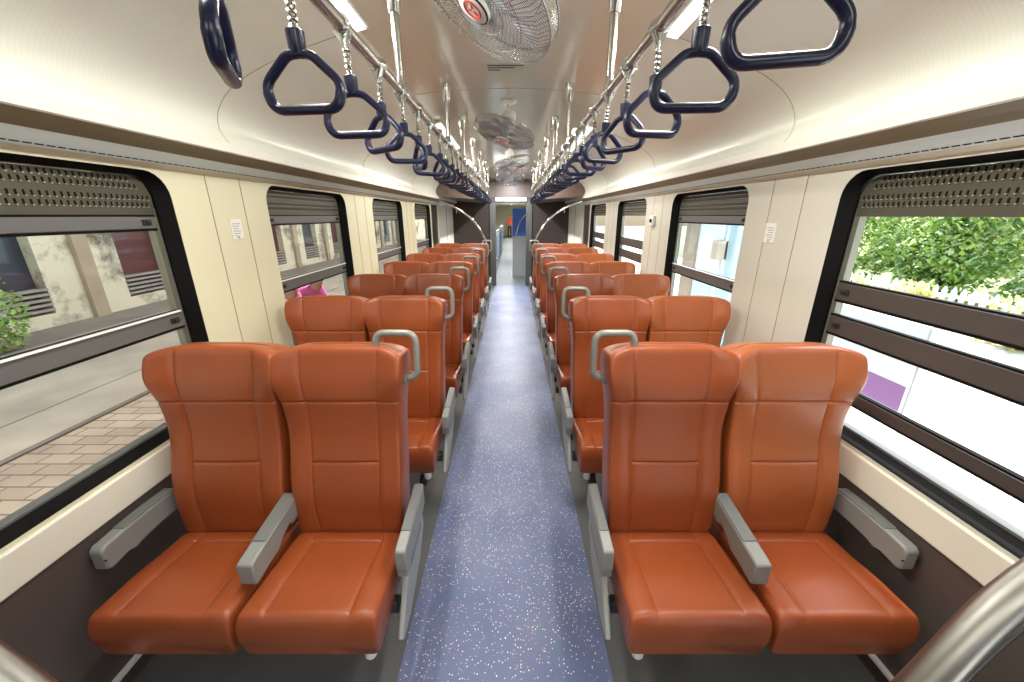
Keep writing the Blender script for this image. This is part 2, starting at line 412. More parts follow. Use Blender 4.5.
# ------------------------------------------------------------------ windows
def window(n, s, a, b, opened):
    root = struct(empty('window_%d' % n, (s*WX, (a+b)/2, WZ0)))
    cy = (a+b)/2; inv = Matrix.Translation((-s*WX, -cy, -WZ0))
    def put(mb, name, m, par=root, **k):
        mb.v = [tuple(inv @ Vector(v)) for v in mb.v]; return mb.build(name, m, par, **k)
    X = lambda d: s*(WX+d+.034)
    def bx(mb, d0, d1, y0, y1, z0, z1, mi=0): return mb.box(*sorted((X(d0), X(d1))), y0, y1, z0, z1, mi)
    lo = rrect(a+.001, b-.001, WZ0+.001, WZ1-.001, .099); li_ = rrect(a+.032, b-.032, WZ0+.022, WZ1-.018, .075)
    m = MB(); k = len(lo)
    vs = [(X(-.033), y, z) for y, z in lo]+[(X(.012), y, z) for y, z in li_]+[(X(.054), y, z) for y, z in li_]+[(X(.054), y, z) for y, z in lo]
    fs = []
    for r in range(4):
        r2 = (r+1) % 4
        for j in range(k): fs.append((r*k+j, r*k+(j+1) % k, r2*k+(j+1) % k, r2*k+j))
    put(m.add(vs, fs), 'gasket', black)
    m = MB()
    for y0 in (a+.034, b-.058): bx(m, .022, .052, y0, y0+.028, WZ0+.09, WZ1-.14)
    put(m, 'side_channel', mat('channel_olive', (.22, .22, .18), .35, .5))
    # perforated louvre shutter
    m = MB(); zb, zt = 1.655, WZ1-.022
    ya, yb = a+.036, b-.036
    pl = [(ya, zb), (yb, zb)]+[(yb-.0, zt-.07), (yb-.02, zt-.02), (yb-.07, zt), (ya+.07, zt), (ya+.02, zt-.02), (ya, zt-.07)]
    m.prism_x(pl, X(.020), X(.030))
    for row, z in enumerate((zb+.138, zb+.113, zb+.072, zb+.045)):
        inset = (.075, .05, .02, .02)[row]; y = ya+inset+(.011 if row % 2 else 0)
        while y < yb-inset:
            bx(m, .0185, .021, y, y+.0055, z-.007, z+.008, 1)
            bx(m, .015, .021, y+.0005, y+.0055, z-.0105, z-.007, 2)
            y += .0205
    put(m, 'louvre_shutter', [olive, black, hood])
    bars = [(1.310, 1.385, umber), (1.163, 1.240, umber), (.907, .954, umber)] if opened else [(1.608, 1.655, darkgrey), (1.19, 1.257, darkgrey)]
    for z0, z1, mm in bars:
        m = MB(); bx(m, .014, .034, a+.05, b-.05, z0, z1)
        bar = put(m, 'sash_bar', mm, bevel=.003)
        m = MB(); bx(m, .016, .036, a+.05, b-.05, z0-.009, z0); bx(m, .016, .036, a+.05, b-.05, z1, z1+.007)
        put(m, 'rubber_seal', black, bar)
        if not (z1 < 1.0):
            m = MB(); zc = (z0+z1)/2
            for yy in (a+.075, b-.115): bx(m, .008, .014, yy, yy+.04, zc-.010, zc+.012); bx(m, .002, .008, yy+.012, yy+.028, zc-.004, zc+.008)
            put(m, 'latch', mat('latch_dark', (.06, .05, .045), .35, .6), bar, bevel=.002)
    if not opened:
        m = MB(); bx(m, .004, .016, a+.06, b-.06, 1.257, 1.263); put(m, 'pull_lip', white)
    if opened:
        m = MB(); bx(m, .040, .044, a+.05, b-.05, WZ0+.03, 1.31); put(m, 'glass_pane', glass)
    else:
        for z0, z1, dd in ((1.257, 1.608, .026), (WZ0+.02, 1.19, .040)):
            m = MB(); bx(m, dd, dd+.004, a+.05, b-.05, z0, z1); put(m, 'glass_pane', glass)
    m = MB(); bx(m, .015, .05, a+.06, b-.06, WZ0+.018, WZ0+.032); put(m, 'bottom_rail', darkgrey, bevel=.002)
for i, (a, b) in enumerate(WINS):
    window(i+1, -1, a, b, False); window(i+5, 1, a, b, i in (0, 2, 3))

# small printed notices and a call point on the pillars
def notice(s, y, z, name, label):
    r = empty(name, (s*WX, y, z)); x = lambda d: s*-d
    MB().box(*sorted((x(0), x(.003))), -.043, .043, -.050, .050).build('card', offwhite, r, bevel=.001)
    m = MB()
    for k in range(6): m.box(*sorted((x(.003), x(.0036))), -.028, .028-.009*(k % 3), .028-.012*k-.003, .028-.012*k)
    m.box(*sorted((x(.003), x(.0036))), -.010, .010, -.044, -.038)
    m.build('printed_lines', ink, r); tag(r, label, 'notice')
notice(-1, 2.05, 1.592, 'wall_notice', 'small white printed notice on the left cream pillar between the first two windows')
notice(1, 2.10, 1.57, 'wall_notice', 'small white printed notice on the right pillar between the first two windows')
r = empty('call_point', (WX, 3.86, 1.61))
MB().box(-.03, 0, -.045, .045, -.05, .05).build('body', offwhite, r, bevel=.008)
MB().lathe([(.018, 0), (.018, .01), (.012, .014)], Matrix.Translation((-.03, -.01, 0)) @ Matrix.Rotation(-PI/2, 4, 'Y')).build('button', black, r)
tag(r, 'small white call box with dark button on the right pillar past the second window', 'call box')

# ------------------------------------------------------------------ seats
def sup(u, n): return max(0., 1-abs(u)**n)**(1/n)
def interp(tab, x):
    if x <= tab[0][0]: return tab[0][1]
    for (a, va), (b, vb) in zip(tab, tab[1:]):
        if x <= b:
            t = (x-a)/(b-a); t = t*t*(3-2*t) if True else t; return va+(vb-va)*t
    return tab[-1][1]
def groove(x, c, w=.0035): return math.exp(-((x-c)/w)**2)
def samples(lo, hi, n, seams, w=.009):
    xs = [lo+(hi-lo)*i/n for i in range(n+1)]
    for c in seams: xs = [x for x in xs if abs(x-c) > w+.001]+[c-w, c-.0045, c-.002, c, c+.002, c+.0045, c+w]
    return sorted(x for x in set(xs) if lo <= x <= hi)
sm = lambda tab, x, w=.035: sum(interp(tab, x+w*k) for k in (-1, -.5, 0, .5, 1))/5
BH = .780; REC = math.radians(8.5)
def backrest_mesh():
    vz = samples(0, BH, 64, [.322, .567])+[BH-.012, BH-.006, BH-.002]; vz = sorted(set(vz))
    ux = samples(-1, 1, 26, [-.60, .60], .04)
    ux = sorted(set([-1, -.995, -.985, -.965, -.94]+[u for u in ux if abs(u) < .93]+[.94, .965, .985, .995, 1]))
    rings = []
    for z in vz:
        hw = sm([(0, .208), (.12, .214), (.30, .218), (.46, .217), (.56, .224), (.66, .240), (.74, .242), (.80, .236)], z)
        T = interp([(0, .045), (.2, .055), (.5, .050), (.62, .054), (.8, .048)], z)
        edge = min(1, (BH-z)/.032); e = (1-(1-edge)**3)**(1/3) if edge < 1 else 1
        b2 = min(1, z/.03); e *= .75+.25*b2
        T *= max(e, .12); hw -= .020*(1-e)
        yc = interp([(0, 0), (.2, -.012), (.42, .004), (.6, -.004), (.8, .004)], z)
        wing = sm([(0, .012), (.45, .006), (.56, .014), (.66, .050), (.76, .044), (.80, .030)], z)
        ring = []
        for u in ux:
            x = u*hw; g = 0
            if .02 < z < .765: g += .0045*(groove(u, -.60, .018)+groove(u, .60, .018))
            if abs(u) < .99: g += .0050*groove(z, .567)
            if abs(u) < .60: g += .0045*groove(z, .322)
            # soft pads between the seams
            pad = .006*math.cos(min(1, abs(u)/.60)*PI/2) if abs(u) < .6 else .004*math.sin((abs(u)-.6)/.4*PI)
            y = yc - T*sup(u, 9) - wing*abs(u)**3.0*sup(u, 18) - pad*max(e,.1) + g
            dz = -.030*abs(u)**5*max(0, (z-.60)/.185)**2
            ring.append((x, y, z+dz))
        for u in ux[::-1][1:-1]:
            ring.append((u*hw, yc+T*1.6*sup(u, 12), z-.030*abs(u)**5*max(0, (z-.60)/.185)**2))
        R = Matrix.Rotation(-REC, 3, 'X')
        rings.append([tuple(R @ Vector(p)) for p in ring])
    return MB().loft(rings)
CW = .228; CY0, CY1 = -.372, .09
def cushion_mesh():
    L_ = CY1-CY0
    vy = samples(CY0, CY1, 24, [-.045], .009)+[CY0+.003, CY0+.008, CY0+.015, CY0+.03, CY0+.045]; vy = sorted(set(vy))
    ux = samples(-1, 1, 26, [-.60, .60], .04)
    ux = sorted(set([-1, -.995, -.985, -.965, -.94]+[u for u in ux if abs(u) < .93]+[.94, .965, .985, .995, 1]))
    rings = []
    for y in vy:
        f = (y-CY0)/L_; edge = min(1, (y-CY0)/.034); e = (1-(1-edge)**2.6)**(1/2.6)
        top = interp([(0, .464), (.25, .461), (.7, .440), (1, .425)], f); bot = .293+.04*f
        mid = .375; top = mid+(top-mid)*max(e, .08); bot = mid+(bot-mid)*min(1, .93+edge*.07)
        hw = interp([(0, .223), (.6, .222), (1, .212)], f)-.005*(1-e)
        ring = []
        for u in ux:
            g = .004*(groove(u, -.60-.08*(1-f)*0, .018)+groove(u, .60, .018)) if y > CY0+.02 else .002*(groove(u, -.6, .018)+groove(u, .6, .018))
            if abs(u) < .62: g += .0045*groove(y, -.045)
            pad = .005*math.sin(max(0, (abs(u)-.55)/.45)*PI) if abs(u) > .55 else .003*math.cos(u/.6*PI/2)
            ring.append((u*hw, y - .006*(1-e)*0, mid+(top-mid)*sup(u, 14)+pad*e-g*e))
        for u in ux[::-1][1:-1]: ring.append((u*hw*.985, y+.012*(1-edge), mid+(bot-mid)*sup(u, 16)))
        rings.append(ring)
    return MB().loft(rings)
back_me = cush_me = None
AZ = -.052
def lower(p, dz=AZ, dy=0): return [(y+dy, z+dz) for y, z in p]
def arm_mid(root, x):
    hw = .027
    poly = [(-.235, .622), (-.215, .628), (.06, .665), (.06, .585), (.0, .570), (-.02, .588), (-.06, .575), (-.10, .548), (-.150, .545), (-.225, .535), (-.235, .543)]
    poly = lower(poly, AZ, -.035)
    b = MB().prism_x(poly, x-hw, x+hw).build('armrest', armgrey, root, bevel=.006)
    p = [(-.140, .6375), (-.145, .652), (.055, .698), (.06, .687)]
    p = lower([(-.150, .6355), (.055, .663), (.055, .669), (-.150, .641)], AZ, -.035)
    MB().prism_x(p, x-hw+.003, x+hw-.003).build('arm_pad', armpad, b, bevel=.002)
def arm_aisle(root, x, s):
    hw = .019
    poly = [(-.215, .618), (-.205, .624), (.08, .665), (.08, .57), (.02, .555), (-.10, .530), (-.16, .535), (-.165, .500), (-.212, .505), (-.215, .540), (-.219, .545)]
    poly = lower(poly)
    b = MB().prism_x(poly, x-hw, x+hw).build('armrest', armgrey, root, bevel=.005)
    p = lower([(-.135, .633), (.075, .663), (.075, .669), (-.135, .638)])
    MB().prism_x(p, x-hw+.003, x+hw-.003).build('arm_pad', armpad, b, bevel=.002)
    m = MB(); m.box(x-hw+.002, x+hw-.002, -.2165, -.2135, .493, .497); m.build('arm_joint', black, b)
    # side plate between armrest and seat base
    xo = x+s*.007
    pl = [(-.150, .48), (.08, .51), (.09, .40), (.0, .31), (-.18, .235), (-.270, .230), (-.285, .248), (-.245, .30), (-.190, .38)]
    sp = MB().prism_x(pl, xo-.010, xo+.010).build('side_plate', framegrey, root, bevel=.006)
    pi_ = [(-.12, .455), (.05, .475), (.05, .42), (-.13, .40)]
    MB().prism_x(pi_, xo-.0115, xo+.0115).build('plate_inset', armpad, sp, bevel=.003)
def arm_window(root, x):
    hw = .024
    poly = lower([(-.240, .672), (-.225, .684), (-.16, .688), (-.06, .689), (.06, .684), (.06, .598), (-.04, .600), (-.085, .598), (-.11, .596), (-.14, .588), (-.165, .598), (-.225, .590), (-.240, .598)], -.078)
    b = MB().prism_x(poly, x-hw, x+hw).build('armrest', armgrey, root, bevel=.007)
    p = lower([(-.155, .686), (-.06, .688), (.055, .683), (.055, .689), (-.06, .694), (-.155, .692)], -.078)
    MB().prism_x(p, x-hw+.003, x+hw-.003).build('arm_pad', armpad, b, bevel=.002)
    MB().box(x-hw-.001, x+hw+.001, -.2395, -.2345, .555, .559).build('arm_joint', black, b)
XA, XB = .622, 1.086       # seat centres from the centre line
def double_seat(s):
    """s=-1 left of the aisle, +1 right"""
    global back_me, cush_me
    r = empty('double_seat', (s*.85, 0, 0))
    for xc, worn in ((XA, 0), (XB, 1)):
        x = s*(xc-.85)
        if back_me is None:
            b = backrest_mesh().build('backrest', leather, r, smooth=True); back_me = b.data
            c = cushion_mesh().build('seat_cushion', leather, r, smooth=True); cush_me = c.data
        else:
            b = bpy.data.objects.new('backrest', back_me); c = bpy.data.objects.new('seat_cushion', cush_me)
            for o in (b, c): COL.objects.link(o); o.parent = r
        b.location = (x, .045, .42); c.location = (x, 0, 0)
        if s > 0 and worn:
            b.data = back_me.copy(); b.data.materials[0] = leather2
    # frame under the cushions, back shell, legs
    m = MB(); m.box(-.44, .44, -.30, .06, .305, .34); m.box(-.46, .46, -.20, -.16, .26, .31); m.box(-.46, .46, .02, .06, .26, .31)
    m.build('seat_frame', mat('leg_charcoal', (.05, .05, .052), .5), r, bevel=.004)
    for xl in (-.30, .30):
        m = MB(); m.prism_x([(-.10, .31), (.08, .31), (.05, .03), (.09, 0), (-.10, 0), (-.04, .03)], xl-.025, xl+.025)
        m.build('leg', mat('leg_charcoal', (.05, .05, .052), .5), r, bevel=.006)
    m = MB(); xk = -s*.40
    m.lathe([(.016, .240), (.020, .247), (.020, .30), (.016, .33)], Matrix.Translation((xk, -.325, 0)), n=14)
    m.build('foot_stop', offwhite, r, smooth=True)
    arm_mid(r, 0); arm_aisle(r, -s*.494, s); arm_window(r, s*.508)
    # grey grab handle over the aisle-side corner of the backrest
    a = -s*(.85-XA)      # x of the aisle seat centre
    o = -s
    zt = .42+BH*math.cos(REC); yt = .045+BH*math.sin(REC)
    P = [(a+o*.135, yt-.02, zt-.03), (a+o*.135, yt-.012, zt+.045), (a+o*.285, yt-.012, zt+.045), (a+o*.285, yt-.03, zt-.125), (a+o*.215, yt-.03, zt-.135)]
    h = MB().tube(roundpath(P, .045, 7), .0135, 12).build('grab_handle', mat('handle_grey', (.25, .25, .225), .35, .2), r, smooth=True)
    MB().lathe([(.020, 0), (.020, .012), (.014, .016)], Matrix.Translation((a+o*.228, yt-.03, zt-.135)) @ Matrix.Rotation(o*PI/2, 4, 'Y'), n=14).build('handle_flange', armgrey, h, smooth=True)
    return r
ROW0 = 1.215; PITCH = .915
for s, sn in ((-1, 'left'), (1, 'right')):
    base = double_seat(s)
    for i in range(7):
        o = base if i == 0 else copy_tree(base)
        o.location = (s*.85, ROW0+PITCH*i, .004)
        where = ('first row nearest the camera' if i == 0 else 'last row by the far vestibule' if i == 6 else ORD[i]+' row from the camera')
        tag(o, 'tan leather double seat %s of the aisle, %s' % (sn, where), 'train seat', 'double seats %s of the aisle' % sn)

# ------------------------------------------------------------------ overhead rails, straps
RX = .384; RZ = 1.66+.435
POLES = [1.62, 2.72, 3.53, 4.40, 5.28, 6.15, 7.0]
for s, sn in ((-1, 'left'), (1, 'right')):
    r = empty('overhead_handrail', (s*RX, 0, RZ))
    MB().tube([(0, .0, 0), (0, 7.25, 0)], .0165, 16).build('rail', steel, r, smooth=True)
    for y in [POLES[0]-1.76, POLES[0]-.88]+POLES:
        zt = cz(RX)-RZ
        p = MB().tube([(0, y, 0), (0, y, zt)], .0145, 14).build('ceiling_post', steel, r, smooth=True)
        m = MB(); m.lathe([(.0165, zt-.10), (.019, zt-.097), (.030, zt-.006), (.030, zt-.001)], Matrix.Translation((0, y, 0)), n=18)
        m.build('top_collar', chrome, p, smooth=True)
        m = MB(); m.tube([(0, y-.03, 0), (0, y-.028, 0), (0, y+.028, 0), (0, y+.03, 0)], [.019, .022, .022, .019], 16); m.lathe([(.020, .012), (.020, .02), (.0155, .045)], Matrix.Translation((0, y, 0)), n=16)
        m.build('tee_clamp', chrome, p, smooth=True)
    tag(r, 'long steel handrail hung from the ceiling %s of the aisle' % sn, 'handrail')
def strap():
    r = empty('hand_strap', (0, 0, 0))      # origin on the rail axis
    m = MB()
    m.tube([(0, -.020, 0), (0, -.018, 0), (0, .018, 0), (0, .020, 0)], [.0185, .0205, .0205, .0185], 16)
    m.loft([[((.013-.006*t)*math.cos(a)*(1.9-1.2*t if t < .7 else 1), (.013-.003*t)*math.sin(a), -.012-.040*t) for a in [2*PI*k/12 for k in range(12)]] for t in (0, .2, .4, .7, 1)])
    m.build('rail_clip', chrome, r, smooth=True)
    m = MB()      # twisted steel cord: two strands
    n = 26
    for ph in (0, PI):
        m.tube([(.0048*math.cos(ph+k*.62), .0048*math.sin(ph+k*.62), -.050-.062*k/n) for k in range(n+1)], .0042, 6)
    m.build('steel_cord', chrome, r, smooth=True)
    g = MB()      # triangular ring, sleeve on top; ring lies in the xz plane
    g.lathe([(.0135, -.104), (.0165, -.106), (.0155, -.136), (.013, -.144)], n=14)
    zt = -.142; zb = -.236
    P = roundpath([(0, 0, zt), (.024, 0, zt-.002), (.078, 0, zb+.042), (.066, 0, zb), (-.066, 0, zb), (-.078, 0, zb+.042), (-.024, 0, zt-.002), (0, 0, zt)], .026, 6)[:-1]
    rings = []; k = len(P)
    for i, p in enumerate(P):
        t = (P[(i+1) % k]-P[i-1]).normalized(); nrm = Vector((t.z, 0, -t.x))
        fat = 1.0 if p.z > zb+.03 else 1.12
        rings.append([tuple(p+nrm*.0085*fat*math.cos(a)+Vector((0, 1, 0))*.0105*fat*math.sin(a)) for a in [2*PI*j/12 for j in range(12)]])
    rings.append(rings[0]); g.loft(rings, caps=False)
    g.build('grip_ring', navy, r, smooth=True)
    return r
proto = strap(); first = True
yawL = {0: -64, 1: -4, 2: 8, 3: -30, 4: 25, 5: -60}; yawR = {0: -6, 1: -10, 2: 14, 3: -50, 4: 12, 5: 40}
for s, sn, yaws in ((-1, 'left', yawL), (1, 'right', yawR)):
    for i in range(26):
        o = proto if first else copy_tree(proto); first = False
        yaw = yaws.get(i, random.uniform(-50, 50))
        o.location = (s*RX, .61+.25*i, RZ); o.rotation_euler = (math.radians(random.uniform(-3, 3)), math.radians(random.uniform(-3, 3)), math.radians(yaw if i > 5 or i in yaws else 0))
        if i == 0 and s < 0: o.location.y = .655
        tag(o, 'navy triangular hand strap on the %s rail, %s from the camera' % (sn, ORD[i]), 'hand strap', 'hand straps on the %s rail' % sn)

# ------------------------------------------------------------------ ceiling fans
def fan():
    r = empty('ceiling_fan', (0, 0, 0))      # origin on the ceiling
    MB().lathe([(.058, -.001), (.058, -.012), (.042, -.022), (.02, -.024)], n=24).build('ceiling_plate', offwhite, r, smooth=True)
    m = MB(); m.lathe([(.013, -.02), (.013, -.10)], n=12); m.lathe([(.03, -.075), (.034, -.085), (.034, -.115), (.026, -.125)], n=18)
    m.box(-.045, .045, -.012, .012, -.125, -.100); m.box(-.045, -.035, -.012, .012, -.165, -.105); m.box(.035, .045, -.012, .012, -.165, -.105)
    m.build('swivel_bracket', offwhite, r, smooth=True)
    h = empty('fan_head', (.0, 0, -.112)); h.parent = r
    # head axis = local -z (blows down)
    MB().lathe([(.012, .05), (.04, .045), (.052, .02), (.052, -.03), (.03, -.045)], n=24).build('motor', offwhite, h, smooth=True)
    R = .225; w = .0010
    c = MB(); tz, bz = -.045, -.150
    for z_, R_ in ((tz-.035, R), (bz+.028, R)): c.tube([(R_*math.cos(2*PI*k/48), R_*math.sin(2*PI*k/48), z_) for k in range(48)], .0032, 6, closed=True)
    for k in range(90):
        a = 2*PI*k/90; ca, sa = math.cos(a), math.sin(a); a2 = a+.10; c2, s2 = math.cos(a2), math.sin(a2)
        c.tube([(.045*c2, .045*s2, bz), (.13*ca*.5+.13*c2*.5, .13*sa*.5+.13*s2*.5, bz-.004), (.20*ca, .20*sa, bz+.004), (R*ca, R*sa, bz+.028), (R*ca, R*sa, tz-.035), (.19*ca, .19*sa, tz-.006), (.05*ca, .05*sa, tz)], w, 3, caps=False)
    for rr in (.09, .15): 
        for z_ in (bz-.003, tz-.001): c.tube([(rr*math.cos(2*PI*k/36), rr*math.sin(2*PI*k/36), z_) for k in range(36)], w*1.3, 4, closed=True)
    c.build('wire_cage', mat('cage_wire', (.50, .50, .48), .25, .85), h)
    b = MB()
    for q in range(4):
        pts = []; nr, nw = 6, 5
        for i in range(nr):
            rr = .035+(.195-.035)*i/(nr-1); wd = (.26, .42, .52, .56, .52, .36)[i]
            row = []
            for j in range(nw):
                a = q*PI/2+wd*1.3*(j/(nw-1)-.5); row.append((rr*math.cos(a), rr*math.sin(a), -.098+.030*(j/(nw-1)-.5)))
            pts.append(row)
        base = [p for row in pts for p in row]; lo = [(x, y, z-.002) for x, y, z in base]
        fs = []
        for i in range(nr-1):
            for j in range(nw-1):
                a0 = i*nw+j; fs.append((a0, a0+1, a0+nw+1, a0+nw)); fs.append((a0+nr*nw, a0+nw+nr*nw, a0+nw+1+nr*nw, a0+1+nr*nw))
        b.add(base+lo, fs)
    b.lathe([(.036, -.075), (.036, -.118), (.028, -.125)], n=18)
    b.build('blades', mat('blade_grey', (.30, .34, .38), .35, coat=.3), h, smooth=True)
    d = MB().lathe([(.046, bz+.004), (.050, bz), (.050, bz-.008), (.044, bz-.013)], n=28).build('hub_disc', offwhite, h, smooth=True)
    m = MB(); m.tube([(.026*math.cos(2*PI*k/28), .026*math.sin(2*PI*k/28), bz-.0135) for k in range(28)], .0028, 6, closed=True)
    for a in (0, 120, 240):
        t = math.radians(a); m.tube([(.005*math.cos(t), .005*math.sin(t), bz-.0135), (.019*math.cos(t), .019*math.sin(t), bz-.0135)], .0028, 6)
    m.build('hub_badge', red, d)
    m = MB()
    m.tube([(.046*math.cos(k*2*PI/28), .046*math.sin(k*2*PI/28), bz-.0105) for k in range(28)], .0028, 6, closed=True)
    m.build('hub_ring', black, d)
    return r, h
fr_, fh = fan()
fans = [(1.30, (.05, .56, .4)), (3.14, (-.12, .28, 0)), (4.90, (-.22, -.12, .9)), (6.66, (-.40, .15, .3))]
flabels = ['wire caged ceiling fan with red hub badge, cut by the top edge of the photo', 'second ceiling fan down the aisle with white motor and pale wire cage', 'third ceiling fan down the aisle, smaller wire cage behind the second', 'farthest ceiling fan just before the end bulkhead']
for i, (y, rot) in enumerate(fans):
    o = fr_ if i == 0 else copy_tree(fr_)
    o.location = (0, y, cz(0))
    for ch in o.children:
        if ch.name.startswith('fan_head'): ch.rotation_euler = rot
    tag(o, flabels[i], 'fan', 'ceiling fans')
v = empty('ceiling_vent', (-.01, 2.46, cz(0)))
m = MB()
for k, (x0, x1) in enumerate(((-.10, .10), (-.10, .05), (-.10, -.03))): m.box(x0, x1, .035*k-.006, .035*k+.006, -.003, .001)
m.build('slots', black, v); MB().box(-.13, .13, -.03, .11, -.002, .002).build('plate', ceilm, v)
tag(v, 'three short black vent slots in the beige ceiling between the fans', 'vent')

# ceiling lamps beside the rails
def lamp():
    r = empty('ceiling_lamp', (0,0,0))
    MB().box(-.033, .033, -.62, .62, -.012, .004).build('lamp_housing', offwhite, r, bevel=.004)
    MB().box(-.025, .025, -.60, .60, -.020, -.012).build('diffuser', lampm, r, bevel=.003)
    return r
lp = None
for s, sn in ((-1, 'left'), (1, 'right')):
    for i in range(4):
        y = (-1.2, 1.28, 4.2, 6.4)[i]
        o = lamp() if lp is None else copy_tree(lp)
        lp = lp or o
        o.location = ((-.60 if s < 0 else .685), y, (2.398 if s < 0 else 2.374)); o.rotation_euler = (0, s*.22, 0)
        tag(o, 'slim ceiling strip lamp %s of the aisle, %s from the near end of the car' % (sn, ORD[i]), 'lamp', 'ceiling lamps along the %s rail' % sn)
        ld = bpy.data.lights.new('lamp_tube', 'AREA'); ld.shape = 'RECTANGLE'; ld.size = .07; ld.size_y = 1.2; ld.energy = 15*EXPO_LAMP; ld.color = (1, .96, .87)
        lo = bpy.data.objects.new('lamp_light', ld); COL.objects.link(lo); lo.parent = o; lo.location = (0, 0, -.023)

o = lamp(); o.location = (0, 8.4, cz(0)-.012); o.scale = (1, .7, 1)  # made-up lamp, added to brighten the pale vestibule doors
tag(o, 'added strip lamp in the far vestibule ceiling that brightens the side doors', 'lamp')
ld = bpy.data.lights.new('lamp_tube', 'AREA'); ld.shape = 'RECTANGLE'; ld.size = .07; ld.size_y = 1.2; ld.energy = 95
lo = bpy.data.objects.new('lamp_light', ld); COL.objects.link(lo); lo.parent = o; lo.location = (0, 0, -.023)
# ------------------------------------------------------------------ curved grab rails: far and near vestibule
for s, sn in ((-1, 'left'), (1, 'right')):
    r = empty('curved_grab_rail', (s*.45, YV+.0, 0))
    P = spline([(s*.80, 0, 1.895), (s*.52, 0, 1.79), (s*.24, 0, 1.60), (s*.06, 0, 1.36), (s*-.02, 0, 1.15), (s*-.02, 0, .9), (s*-.02, 0, .5), (s*-.02, 0, .02)], 8)
    MB().tube(P, .017, 12).build('tube', chrome, r, smooth=True)
    MB().lathe([(.035, 0), (.035, .012), (.02, .016)], Matrix.Translation((s*-.02, 0, .004)), n=18).build('floor_flange', chrome, r, smooth=True)
    MB().box(*sorted((s*.49, s*.51)), -.012, .012, 1.70, 1.80).build('hook', chrome, r, bevel=.003)
    tag(r, 'curved steel grab rail at the far vestibule, %s side of the aisle' % sn, 'grab rail')
def near_rail(pts, s, label, rad):
    r = empty('partition_grab_rail', (pts[-1][0], pts[-1][1], 0)); o = Vector((pts[-1][0], pts[-1][1], 0))
    MB().tube([p-o for p in spline(pts, 8)], rad, 20).build('tube', mat('dull_steel', (.34, .335, .31), .38, 1.0, var=.1), r, smooth=True)
    MB().lathe([(.05, 0), (.05, .012), (.03, .018)], Matrix.Translation((0, 0, .0)), n=18).build('floor_flange', chrome, r, smooth=True)
    P2 = [p-o+Vector((s*.03, 0, -.075)) for p in spline(pts[:-2], 8)]
    MB().tube(P2, .011, 12).build('lower_bar', mat('dark_bar', (.06, .06, .06), .4, .4), r, smooth=True)
    tag(r, label, 'grab rail')
near_rail([(1.33, .52, 1.40), (1.10, .49, 1.27), (.88, .471, 1.075), (.745, .44, .895), (.64, .42, .68), (.58, .41, .45), (.56, .40, .02)], 1, 'thick steel partition rail slanting across the lower right corner', .027)
near_rail([(-1.33, .50, 1.30), (-1.05, .46, 1.12), (-.83, .43, .930), (-.72, .41, .80), (-.60, .40, .62), (-.54, .39, .4), (-.53, .38, .02)], -1, 'thick steel partition rail slanting across the lower left corner', .027)

# ------------------------------------------------------------------ next car through the end door
G0, G1 = YF+.06, YF+.75
mb = MB(); mb.box(-.45, .45, YF, 34, -.05, -.004); struct(mb.build('floor_next_car', mat('next_floor', (.17, .19, .20), .6, var=.25)))
mb = MB(); mb.box(-.50, -.45, YF+.02, G1, 0, 2.1); mb.box(.45, .50, YF+.02, G1, 0, 2.1); mb.box(-.5, .5, YF+.02, G1, 2.03, 2.1); struct(mb.build('wall_gangway', mat('gangway_grey', (.10, .10, .11), .5)))
mb = MB(); mb.box(-1.45, -1.4, G1, 34, 0, 2.4); mb.box(1.4, 1.45, G1, 34, 0, 2.4); mb.box(-1.4, -.5, G1, G1+.04, 0, 2.4); mb.box(.5, 1.4, G1, G1+.04, 0, 2.4); mb.box(-1.4, 1.4, 34, 34.05, 0, 2.4); mb.box(-.5, .5, G1, G1+.04, 2.0, 2.4)
struct(mb.build('wall_next_car', cream))
struct(MB().box(-1.45, 1.45, G1, 34, 2.38, 2.42).build('ceiling_next_car', cove))
struct(MB().box(-1.45, 1.45, G1, 34, -.06, -.006).build('floor_next_car_sides', greyfloor))
for i in range(4):
    o = lamp(); o.location = (0, 12+5.5*i, 2.38); tag(o, 'strip lamp on the next car ceiling, %s beyond the end doorway' % ORD[i], 'lamp', 'next car ceiling lamps')
    ld = bpy.data.lights.new('lamp_tube', 'AREA'); ld.shape = 'RECTANGLE'; ld.size = .3; ld.size_y = 1.2; ld.energy = 110; lo = bpy.data.objects.new('lamp_light', ld); COL.objects.link(lo); lo.parent = o; lo.location = (0,0,-.03)
def side_seat(s, m):
    r = empty('bench_seat', (0,0,0))
    prof_ = [(-.25, .40), (-.25, .46), (.18, .44), (.28, 1.12), (.36, 1.12), (.30, .38)]
    MB().prism_x(prof_, -.45, .45).build('upholstery', m, r, bevel=.02)
    MB().box(-.43, .43, -.2, .25, 0, .40).build('base', framegrey, r, bevel=.01)
    MB().tube(roundpath([(-s*.45, .30, .7), (-s*.46, .30, 1.22), (-s*.30, .30, 1.22), (-s*.30, .30, 1.1)], .05), .015, 10).build('grab_handle', chrome, r, smooth=True)
    return r
for s, sn, cm in ((-1, 'left', mat('seat_slate', (.16, .20, .26), .5)), (1, 'right', blue)):
    base = side_seat(s, cm)
    for i in range(8):
        o = base if i == 0 else copy_tree(base)
        o.location = (s*.86, 11.6+1.1*i, -.006)
        tag(o, '%s bench seat in the next car, %s side, %s beyond the doorway' % ('blue' if s > 0 else 'slate grey', sn, ORD[i]), 'train seat', 'next car seats %s' % sn)
r = empty('cabin_screen', (.70, 11.0, -.006))
MB().box(-.66, .65, -.02, .02, 0, 1.12).build('lower_panel', mat('screen_grey', (.32, .34, .36), .4), r, bevel=.004)
MB().box(-.66, .65, -.015, .015, 1.12, 1.85).build('upper_panel', blue, r, bevel=.004)
